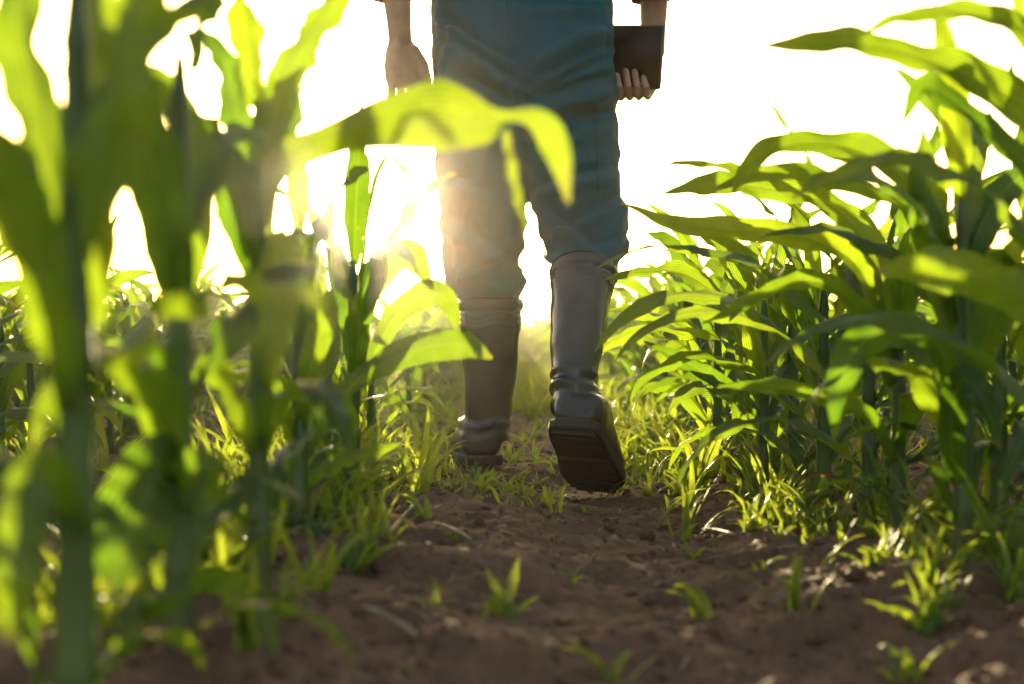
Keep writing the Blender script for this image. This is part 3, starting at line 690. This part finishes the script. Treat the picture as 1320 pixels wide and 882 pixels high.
for f in (((570, 38), (658, 100), .011, .015), ((585, 75), (662, 124), .008, .012), ((790, 36), (686, 98), .013, .016), ((782, 66), (680, 122), .008, .012),
          ((560, 20), (600, 60), .006, .012), ((700, 150), (798, 116), .012, .014), ((566, 108), (645, 146), .010, .014), ((720, 178), (798, 152), .007, .012),
          ((566, 160), (640, 190), .007, .014), ((690, 205), (770, 172), .006, .013), ((566, 240), (650, 266), .006, .015), ((700, 252), (800, 228), .008, .015),
          ((560, 285), (650, 340), .009, .016), ((676, 300), (600, 352), .008, .013), ((575, 362), (640, 350), .006, .011),
          ((700, 318), (816, 262), .011, .016), ((690, 275), (760, 330), .008, .013), ((740, 338), (814, 312), .006, .011),
          ((612, 205), (578, 300), -.005, .014), ((752, 150), (728, 240), -.004, .014), ((690, 22), (775, 12), .006, .013)):
    disp += fold(*f)
z = co[:, 2]
knee = np.exp(-((z - .46) / .09) ** 2); hip = np.exp(-((z - .78) / .14) ** 2)
def creases(kx, kz, ky, tilt, seed):
    q = np.stack([co[:, 0] * kx + co[:, 2] * tilt, co[:, 1] * ky, co[:, 2] * kz - co[:, 0] * tilt], -1)
    wv_ = np.array([mnoise.noise(Vector((a * .6 + seed + 3, b * .6, c * .6))) for a, b, c in q])
    n = np.array([mnoise.noise(Vector((a + seed + 1.2 * w_, b, c + .8 * w_))) for (a, b, c), w_ in zip(q, wv_)])
    return .35 - np.minimum(1, np.abs(n) * 2.6) ** .7        # sharp ridges, broad hollows
disp += creases(7, 7, 7, 9, 1.7) * (.0025 + .009 * knee + .004 * hip)
disp += creases(10, 9, 8, -13, 6.1) * (.0014 + .006 * knee + .002 * hip)
disp += fbm3(co, 30, 30, 38, 9.1) * .0022
# centre-back seam pulled slightly in
seam = np.exp(-((co[:, 0] - .026) / .008) ** 2) * (z > .70) * (no[:, 1] < -0.2); disp -= .004 * seam
fade = np.clip((z - .385) / .02, 0, 1)
co = co + no * (disp * fade)[:, None]
set_co(tr, co)
overalls = finish(tr, M_TROUSER, 'overalls', person)
bvh = BVHTree.FromPolygons([tuple(v) for v in co], [tuple(p.vertices) for p in tr.polygons])
def on_back(px, py, d=2.93):
    p = P(px, py, d); dr = (p - Vector((0, 0, CAM_H))).normalized()
    h = bvh.ray_cast(Vector((0, 0, CAM_H)) + dr * 1.8, dr)
    return h[0], h[1]
def seam_line(name, pts, r=0.0016):
    out = []
    full = catmull([(a, b, 0) for a, b in pts], 40)
    for a, b, _ in full:
        h, n = on_back(a, b)
        if h is not None: out.append(h + n * r * .4)
    bm = bmesh.new(); tube(bm, out, [r] * len(out), 6); return bm_obj(name, bm, M_SEAM, overalls)
seam_line('seam', [(650, -30), (651, 40), (655, 100), (664, 135)], .0022)
seam_line('seam', [(646, -30), (647, 40), (651, 100), (660, 140)], .0010)
# side pocket on the right thigh: a patch lifted off the cloth
def patch(name, poly, lift=0.0035):
    """poly in photo-plane coordinates projected on the cloth, built as a thin stitched piece of cloth"""
    n = 14; a, b, c, d = poly
    V = []
    for i in range(n + 1):
        for j in range(n + 1):
            u, v = i / n, j / n
            top = (a[0] + (b[0] - a[0]) * u, a[1] + (b[1] - a[1]) * u); bot = (d[0] + (c[0] - d[0]) * u, d[1] + (c[1] - d[1]) * u)
            q = (top[0] + (bot[0] - top[0]) * v, top[1] + (bot[1] - top[1]) * v)
            h, nn = on_back(*q)
            if h is None: return None
            e = min(u, 1 - u, v, 1 - v); V.append(tuple(h + nn * (lift if e > 0 else 0.0005)))
    I = np.arange((n + 1) ** 2).reshape(n + 1, n + 1)
    Fp = np.stack([I[:-1, :-1], I[1:, :-1], I[1:, 1:], I[:-1, 1:]], -1).reshape(-1, 4)
    return obj(name, mesh_np(name, V, Fp, mat=M_TROUSER), overalls)
patch('thigh_pocket', ((767, 140), (790, 132), (793, 240), (769, 246)))
patch('pocket_flap', ((765, 134), (790, 126), (791, 152), (766, 160)), .006)
seam_line('seam', [(795, 20), (785, 50), (783, 80)], .0014)
# braces over the shoulders
for s in (-1, 1):
    bm = bmesh.new()
    pts = [(.02 + s * .055, 2.872, 1.29), (.02 + s * .066, 2.878, 1.38), (.02 + s * .085, 2.925, 1.485), (.02 + s * .09, 3.01, 1.515), (.02 + s * .085, 3.09, 1.46), (.02 + s * .07, 3.158, 1.30)]
    sp = catmull(pts, 24); Tn = unit(np.gradient(sp, axis=0)); sd_ = np.tile([1.0, 0, 0], (25, 1))
    V, Fc, U = blade(sp, np.full(25, .019), sd_, np.zeros(25), np.zeros(25), 0, np.random.default_rng(1), 2)
    o = obj('brace', mesh_np('brace', V, Fc, U, M_TROUSER), overalls); md = o.modifiers.new('t', 'SOLIDIFY'); md.thickness = .004
# shirt with sleeves rolled below the elbow
bm = bmesh.new()
loft(bm, [hring(.02, 3.015, z, rx, ry) for z, rx, ry in ((1.0, .160, .105), (1.15, .163, .113), (1.3, .185, .125), (1.42, .185, .11), (1.49, .12, .085), (1.53, .072, .072), (1.55, .068, .07))])
tube(bm, [(-.14, 3.01, 1.45), (-.215, 3.0, 1.32), (-.252, 2.985, 1.18), (-.249, 2.988, 1.06)], [.066, .06, .054, .046], 18)
tube(bm, [(.18, 3.01, 1.45), (.262, 3.01, 1.32), (.305, 3.01, 1.18), (.304, 3.022, 1.07)], [.066, .06, .054, .046], 18)
sh = remesh(bm, .007, 5); co, no = co_no(sh); co += no * (.006 * fbm3(co, 14, 14, 30, 4.0))[:, None]; set_co(sh, co)
shirt = finish(sh, M_SHIRT, 'shirt', person)
for (c0, c1, r) in (((-.2495, 2.988, 1.075), (-.2425, 2.992, 1.022), .044), ((.304, 3.022, 1.08), (.3035, 3.034, 1.029), .044)):
    bm = bmesh.new(); a, b = Vector(c0), Vector(c1)
    for f0, f1, q in ((0, .6, 1.0), (.35, 1.0, 1.08)):
        loft(bm, [(a.lerp(b, f), Vector((r * q * k, 0, .004)), Vector((0, r * q * k, 0))) for f, k in ((f0, .85), (f0 + .03, 1.0), (f1 - .05, 1.03), (f1, .94))], 24)
    cm = remesh(bm, .003, 2); co, no = co_no(cm); co += no * (.003 * fbm3(co, 50, 50, 50, 2.0))[:, None]; set_co(cm, co)
    finish(cm, M_SHIRT, 'rolled_cuff', shirt)

# rubber boots
def boot(heel, fwd, up, shaft, ridges, seed, wide=1.0):
    """heel: back of sole on the ground; fwd/up: foot axes; shaft: rings (centre, u, v) ankle -> top"""
    heel, f, n = Vector(heel), Vector(fwd).normalized(), Vector(up)
    n = (n - f * n.dot(f)).normalized(); s = f.cross(n).normalized()
    prof = ((.003, .027, .026, .064), (.014, .039, .016, .088), (.05, .0425, .014, .112), (.09, .042, .014, .118), (.13, .043, .014, .100), (.17, .047, .014, .078), (.21, .0505, .014, .066), (.245, .047, .014, .057), (.272, .034, .016, .046), (.287, .016, .020, .036))
    prof = tuple((a, b * wide, c, d) for a, b, c, d in prof)
    bm = bmesh.new()
    loft(bm, [(heel + f * t + n * ((lo + hi) / 2), s * w, n * ((hi - lo) / 2)) for t, w, lo, hi in prof], 26, 2.6)
    loft(bm, shaft, 30)
    me = remesh(bm, .0045, 9, .5)
    co, no = co_no(me)
    c0 = Vector(shaft[0][0]); c1 = Vector(shaft[-1][0]); ax = (c1 - c0).normalized()
    h = (co - np.array(c0)) @ np.array(ax)
    d = np.zeros(len(co))
    for z0, a, w in ridges: d += a * np.exp(-((h - z0 + 0.006 * np.sin(co[:, 0] * 60)) / w) ** 2)
    d += fbm3(co, 12, 12, 20, seed) * .0035
    co += no * d[:, None]; set_co(me, co)
    b = finish(me, M_BOOT, 'boot', person)
    # rim: rolled band round the top
    (ct, ut, vt), (cp, up_, vp_) = shaft[-1], shaft[-2]
    bm = bmesh.new(); a = Vector(ct); dn = (Vector(cp) - a).normalized()
    U, W = Vector(ut), Vector(vt)
    prof_r = ((-.004, 1.005), (.002, 1.06), (-.002 + .010, 1.075), (.016, 1.06), (.022, 1.02))
    rows = []
    for o_, k in prof_r:
        rows.append([bm.verts.new(a + dn * o_ + (U * math.cos(t) + W * math.sin(t)) * k) for t in np.linspace(0, 2 * math.pi, 40, endpoint=False)])
    rows.append([bm.verts.new(a + dn * .03 + (U * math.cos(t) + W * math.sin(t)) * .90) for t in np.linspace(0, 2 * math.pi, 40, endpoint=False)])
    rows.insert(0, [bm.verts.new(a + dn * .02 + (U * math.cos(t) + W * math.sin(t)) * .93) for t in np.linspace(0, 2 * math.pi, 40, endpoint=False)])
    for r0, r1 in zip(rows[:-1], rows[1:]):
        for i in range(40): bm.faces.new((r0[i], r0[(i + 1) % 40], r1[(i + 1) % 40], r1[i]))
    bmesh.ops.recalc_face_normals(bm, faces=bm.faces)
    bm_obj('rim', bm, M_BOOT, b)
    # sole with heel block and tread bars
    bm = bmesh.new()
    outl = []
    ts = np.linspace(0, 1, 26)
    hw = np.interp(ts * .29, [p[0] for p in prof], [p[1] for p in prof]) * 1.07
    L_ = [(t * .294 - .003, w) for t, w in zip(ts, hw)]
    ring = [(t, w) for t, w in L_] + [(t, -w) for t, w in reversed(L_)]
    lay = []
    for zz, k in ((.022, .97), (.018, 1.0), (.004, 1.0), (.000, .97)):
        lay.append([bm.verts.new(heel + f * (.145 + (t - .145) * (1 + (k - 1) * .5)) + s * (w * k) + n * zz) for t, w in ring])
    m_ = len(ring)
    for r0, r1 in zip(lay[:-1], lay[1:]):
        for i in range(m_): bm.faces.new((r0[i], r0[(i + 1) % m_], r1[(i + 1) % m_], r1[i]))
    bm.faces.new(lay[0]); bm.faces.new(list(reversed(lay[-1])))
    def bar(t0, t1, w, z0, z1):
        vs = [bm.verts.new(heel + f * t + s * x + n * zz) for zz in (z0, z1) for (t, x) in ((t0, -w), (t1, -w), (t1, w), (t0, w))]
        for q in ((0, 1, 2, 3), (4, 7, 6, 5), (0, 4, 5, 1), (1, 5, 6, 2), (2, 6, 7, 3), (3, 7, 4, 0)): bm.faces.new([vs[i] for i in q])
    for t0 in (.008, .026, .044, .062): bar(t0, t0 + .012, np.interp(t0 + .006, [p[0] for p in prof], [p[1] for p in prof]) * .86, .001, -.008)
    for t0 in np.arange(.125, .275, .017): bar(t0, t0 + .010, np.interp(t0 + .006, [p[0] for p in prof], [p[1] for p in prof]) * .92, .001, -.007)
    bmesh.ops.recalc_face_normals(bm, faces=bm.faces)
    bm_obj('sole', bm, M_SOLE, b, smooth=False)
    return b
def ring_of(x, y, z, rx, ry, ax):
    ax = Vector(ax).normalized(); u = Vector((1, 0, 0)); u = (u - ax * u.dot(ax)).normalized(); v = ax.cross(u)
    return ((x, y, z), u * rx, v * ry)
up = (0, 0, 1)
boot((-.066, 3.055, .034), (-.10, 1, -.02), (0, 0, 1),
     [ring_of(-.056, 3.115, .085, .048, .058, up), ring_of(-.052, 3.112, .125, .050, .058, up), ring_of(-.050, 3.11, .18, .0535, .060, up), ring_of(-.047, 3.11, .27, .061, .066, up), ring_of(-.047, 3.112, .34, .066, .070, up), ring_of(-.0475, 3.115, .392, .0685, .072, up)],
     ((.02, -.003, .006), (.036, .003, .006), (.05, -.003, .006), (.25, .0025, .003), (.262, .0025, .003), (.274, .0025, .003)), 2.2, 1.12)
ax = (.022, .14, .25)
boot((.112, 2.650, .138), (.064, .245, -.145), (.20, .55, .83),
     [ring_of(.119, 2.745, .165, .045, .058, ax), ring_of(.121, 2.765, .21, .0455, .056, ax), ring_of(.124, 2.79, .255, .048, .058, ax), ring_of(.132, 2.83, .33, .057, .064, ax), ring_of(.140, 2.868, .40, .0635, .068, ax), ring_of(.146, 2.892, .445, .066, .070, ax)],
     ((.02, -.003, .006), (.038, .0035, .006), (.054, -.003, .006), (.07, .002, .006), (.27, .0025, .003), (.283, .0025, .003), (.296, .0025, .003)), 6.2, 1.22)

# tablet
tab = empty('tablet', (.3115, 2.998, .832), R(-38)); tab.rotation_euler = (R(5), R(6), R(-28))
tag(tab, 'black tablet computer held at the right hip by curled fingers', 'tablet')
def rbox(x0, x1, y0, y1, z0, z1, bev):
    bm = bmesh.new(); bmesh.ops.create_cube(bm, size=1.0)
    for v in bm.verts: v.co = Vector(((x0 + x1) / 2 + v.co.x * (x1 - x0), (y0 + y1) / 2 + v.co.y * (y1 - y0), (z0 + z1) / 2 + v.co.z * (z1 - z0)))
    bmesh.ops.bevel(bm, geom=list(bm.edges), offset=bev, segments=3, affect='EDGES'); return bm
bm_obj('case', rbox(-.15, 0, 0, .009, 0, .134, .003), M_CASE, tab)
bm_obj('screen', rbox(-.1465, -.0035, -.0008, .004, .0035, .1305, .0007), M_GLASS, tab)

#--WEEDS--
# ------------------------------------------------------------------ weeds, litter, clods
def tuft_pieces(seed, nb, Lr, Wr, spread=1.0):
    rng = np.random.default_rng(seed); out = []
    for k in range(nb):
        L = rng.uniform(*Lr); W = rng.uniform(*Wr); az = rng.uniform(0, 6.28); n = 10; s = np.linspace(0, 1, n + 1)
        e0 = rng.uniform(48, 86); e1 = e0 - rng.uniform(20, 110) * spread
        el = R(e0) - R(e0 - e1) * s ** 1.4; a = az + rng.uniform(-.5, .5) * s
        d = np.stack([np.cos(el) * np.cos(a), np.cos(el) * np.sin(a), np.sin(el)], -1)
        sp = np.zeros((n + 1, 3)); sp[1:] = np.cumsum(d[:-1] * (L / n), 0); sp[:, 2] -= .006
        sp += np.array([rng.normal(0, .006), rng.normal(0, .006), 0])
        side = np.stack([-np.sin(a), np.cos(a), 0 * a], -1)
        w = W * .5 * np.minimum(1, .45 + s * 3) * np.clip(1 - s ** 2.2, 0, 1) ** .8
        out.append(blade(sp, w, side, rng.uniform(-1, 1) * s * 1.2, np.full(n + 1, R(22)), W * .05, rng, 4))
    return out
rg = np.random.default_rng(5)
TUFT = [tuft_pieces(300 + i, int(4 + i % 5), (.05, .13), (.006, .012)) for i in range(10)]
BROAD = [tuft_pieces(340 + i, int(5 + i % 4), (.03, .10), (.012, .024), .9) for i in range(8)]
ALLT = [merge(t) for t in TUFT[:5] + BROAD]
MINI = [merge(tuft_pieces(370 + i, 6 + i % 4, (.08, .22), (.011, .022), .8)) for i in range(10)]
grass = []
def scatter(n, xf, yf, smin, smax, src=None):
    for _ in range(n):
        y = yf(); x = xf(y)
        V, Fc, U = (src or ALLT)[int(rg.integers(len(src or ALLT)))]
        a = rg.uniform(0, 6.28); c_, s_ = math.cos(a), math.sin(a); q = rg.uniform(smin, smax)
        grass.append((V @ (np.array([[c_, -s_, 0], [s_, c_, 0], [0, 0, 1]]) * q).T + np.array([x, y, H(x, y)]), Fc, U))
scatter(110, lambda y: rg.normal(-.37, .09), lambda: rg.uniform(1.2, 3.2), .35, .75)
scatter(130, lambda y: rg.normal(-.38, .08), lambda: rg.uniform(3.2, 6.5), .5, 1.0)        # left row foot
scatter(240, lambda y: rg.normal(.47, .11), lambda: rg.uniform(2.2, 7.5), .6, 1.3)         # right row foot
scatter(80, lambda y: rg.normal(-.05, .10), lambda: rg.uniform(2.45, 3.4), .3, .65)
scatter(90, lambda y: rg.normal(-.16, .08), lambda: rg.uniform(2.3, 3.6), .3, .6)
scatter(60, lambda y: rg.normal(.27, .06), lambda: rg.uniform(2.7, 3.8), .3, .7)      # in front of the boots
scatter(70, lambda y: rg.uniform(-.3, .45), lambda: rg.uniform(3.2, 5.0), .5, 1.0)
scatter(260, lambda y: rg.uniform(-.35, .5), lambda: rg.uniform(5, 14), .6, 1.2)
scatter(260, lambda y: rg.choice([-1, 1]) * rg.uniform(.6, 2.4), lambda: rg.uniform(1.5, 7), .6, 1.3)
scatter(45, lambda y: rg.normal(.56, .10), lambda: rg.uniform(1.45, 2.3), .5, 1.1)
scatter(170, lambda y: rg.normal(.47 - .015 * min(y, 6), .09), lambda: rg.uniform(2.5, 9), .6, 1.15, MINI)
scatter(150, lambda y: rg.normal(-.38, .08), lambda: rg.choice([rg.uniform(1.9, 2.9), rg.uniform(4.4, 9)]), .5, 1.0, MINI)
scatter(22, lambda y: rg.normal(.60, .07), lambda: rg.uniform(1.5, 2.3), .35, .75, MINI)
scatter(30, lambda y: rg.normal(.50, .10), lambda: rg.uniform(1.4, 2.2), .3, .7)
scatter(60, lambda y: rg.normal(-.34, .08), lambda: rg.uniform(1.15, 2.0), .3, .75, MINI)
scatter(60, lambda y: rg.normal(-.31, .06), lambda: rg.uniform(2.0, 3.0), .4, .9, MINI)
scatter(120, lambda y: rg.choice([-1, 1]) * rg.uniform(.6, 2.2), lambda: rg.uniform(1.8, 8), .6, 1.2, MINI)
scatter(160, lambda y: rg.uniform(-.3, .45), lambda: rg.uniform(5.5, 16), .6, 1.2, MINI)
V, Fc, U = merge(grass)
gr = obj('grass', mesh_np('grass', V, Fc, U, M_WEED)); tag(gr, 'low grassy weeds growing along the maize rows and round the boots', kind='stuff')

SEED = [tuft_pieces(400 + i, 3 + i % 4, (.045, .085), (.008, .014)) for i in range(6)]
protoS = []
spots = [(650, 800, .95, 'bright two-leaved seedling standing alone in the middle of the bare soil'), (905, 800, 1.0, 'leafy weed seedling on the shaded soil right of the lone two-leaved seedling'),
         (555, 782, .6, 'small flat weed on the lit soil left of the lone two-leaved seedling'), (790, 885, .9, 'blurred seedling cut by the bottom edge below the lone two-leaved seedling'),
         (735, 748, .5, 'tiny weed just up the path from the lone two-leaved seedling'), (410, 770, 1.3, 'grassy weed at the left path edge beside the maize stalk foot'),
         (985, 745, .7, 'faint dark weed in the shade on the right side of the path'), (440, 700, .8, 'short weed under the slim maize plant on the left path edge'),
         (1180, 868, 1.0, 'pale weed in the deep shade near the bottom right corner'), (1050, 690, 1.1, 'weed at the right path edge under the arching maize leaves'),
         (640, 655, .9, 'weed clump in front of the left boot'), (715, 668, .8, 'weed clump in front of the raised right boot'), (545, 650, 1.0, 'tufted weed left of the left boot heel'),
         (590, 690, .6, 'low weed on the soil between the boots and the lone seedling'), (860, 660, .7, 'weed on the soil right of the raised boot toe'), (330, 850, 1.3, 'blurred tall weed in the lower left foreground')]
for k, (px, py, q, lab) in enumerate(spots):
    d = FPX * CAM_H / (py - 441)
    for _ in range(6):
        x = PX(px, d); d = FPX * (CAM_H - H(x, d)) / (py - 441)
    x = PX(px, d); i = k % 6
    if k < 6:
        t = empty('weed_seedling', (0, 0, 0))
        for (V, Fc, U) in SEED[i]: obj('leaf', mesh_np('leaf', V, Fc, U, M_WEED), t)
        protoS.append(t)
    else: t = copy_tree(protoS[i] if i else protoS[1])
    t.location = (x, d, H(x, d)); t.scale = (q,) * 3; t.rotation_euler = (0, 0, k * 1.7)
    if k == 0:
        t.scale = (1, 1, 1); t.rotation_euler = (0, 0, 0); b = tuple(t.location); old = list(t.children)
        for j, (pts, wd) in enumerate((([(651, 792), (641, 762), (625, 731)], [.006, .012, .001]), ([(652, 790), (659, 755), (670, 714)], [.006, .013, .001]), ([(652, 790), (660, 785), (669, 818)], [.006, .014, .002]), ([(650, 790), (636, 775), (622, 800)], [.006, .012, .002]))):
            V, Fc, U = spine_leaf([(a_, b_, d + (.012 * i_ if j < 2 else -.02 * i_)) for i_, (a_, b_) in enumerate(pts)], wd, b, 900 + j, (10, 20), n=14, m=4)
            obj('leaf', mesh_np('leaf', V, Fc, U, M_WEED), t)
        protoS[0] = None; sp0 = old
    tag(t, lab, 'weed', 'weed seedlings on the soil path')

# clods and crumbs
rg = np.random.default_rng(9)
bm = bmesh.new(); bmesh.ops.create_icosphere(bm, subdivisions=2, radius=1.0)
ico = np.array([v.co[:] for v in bm.verts]); icf = np.array([[v.index for v in f.verts] for f in bm.faces]); bm.free()
shapes = []
for k in range(14):
    r = 1 + .75 * np.array([mnoise.noise(Vector(v * 1.5 + k * 5)) for v in ico]) + .45 * np.array([mnoise.noise(Vector(v * 3.1 + k * 9)) for v in ico])
    shapes.append(ico * r[:, None] * rg.uniform(.7, 1.2, 3))
Vs, Fs, off = [], [], 0
for _ in range(9000):
    y = 1.0 + 3.6 * rg.random() ** 1.3; x = rg.uniform(-.75, 1.0)
    sz = .0016 + .009 * rg.random() ** 6
    a = rg.uniform(0, 6.28); c_, s_ = math.cos(a), math.sin(a)
    V = (shapes[int(rg.integers(14))] * sz) @ np.array([[c_, -s_, 0], [s_, c_, 0], [0, 0, .75]]).T + np.array([x, y, H(x, y) + sz * .05])
    Vs.append(V); Fs.append(icf + off); off += len(V)
cl = obj('soil_crumbs', mesh_np('soil_crumbs', np.concatenate(Vs), np.concatenate(Fs), mat=M_SOIL)); tag(cl, 'loose soil crumbs and small clods on the path', kind='stuff')
# dry stalks
straws = [((560, 690), (606, 705), 'dry pale stalk lying on the lit soil before the left boot'), ((500, 690), (535, 660), 'short dry stalk leaning by the left row foot'),
          ((470, 805), (535, 830), 'blurred dry stalk on the soil at the lower left of the path'), ((905, 690), (945, 700), 'thin dry stalk on the shaded soil right of the boots')]
for (a, b, lab) in straws:
    pts = []
    for t in np.linspace(0, 1, 9):
        px, py = a[0] + (b[0] - a[0]) * t, a[1] + (b[1] - a[1]) * t; d = FPX * (CAM_H - .0) / (py - 441)
        for _ in range(6): d = FPX * (CAM_H - H(PX(px, d), d)) / (py - 441)
        pts.append((PX(px, d), d, H(PX(px, d), d) + .006))
    pts = np.array(pts); ends = pts[0] + (pts[-1] - pts[0]) * np.linspace(0, 1, 9)[:, None]; ends[:, 2] += .004 + .003 * np.sin(np.linspace(0, 3, 9))
    bm = bmesh.new(); tube(bm, [tuple(p) for p in ends], [.0026] * 9, 8)
    tag(bm_obj('dry_stalk', bm, M_STRAW), lab, 'dry stalk', 'dry stalks on the soil')

# bits of straw and dead blades worked into the soil
rg = np.random.default_rng(21); Vs, Fs, off = [], [], 0
for _ in range(420):
    y = 1.1 + 2.6 * rg.random() ** 1.2; x = rg.normal(0.02, .32); L = rg.uniform(.008, .035); a = rg.uniform(0, 6.28); w = rg.uniform(.0005, .0014)
    t = np.linspace(-.5, .5, 4); bend = rg.normal(0, .12)
    cx = x + (t * math.cos(a) - (t * t) * bend * math.sin(a)) * L; cy = y + (t * math.sin(a) + (t * t) * bend * math.cos(a)) * L
    z0 = H_np(np.array([cx[0], cx[-1]]), np.array([cy[0], cy[-1]])); cz = np.linspace(z0[0], z0[1], 4) + .0035
    V = []
    for k in range(4):
        for q in range(4):
            an = q * math.pi / 2
            V.append((cx[k] - math.sin(a) * w * math.cos(an), cy[k] + math.cos(a) * w * math.cos(an), cz[k] + w * math.sin(an)))
    Fq = [(k * 4 + q, k * 4 + (q + 1) % 4, k * 4 + 4 + (q + 1) % 4, k * 4 + 4 + q) for k in range(3) for q in range(4)]
    Vs.append(np.array(V)); Fs.append(np.array(Fq) + off); off += 16
so = obj('straw_litter', mesh_np('straw_litter', np.concatenate(Vs), np.concatenate(Fs), mat=M_STRAW)); tag(so, 'small bits of dry straw scattered in the soil', kind='stuff')
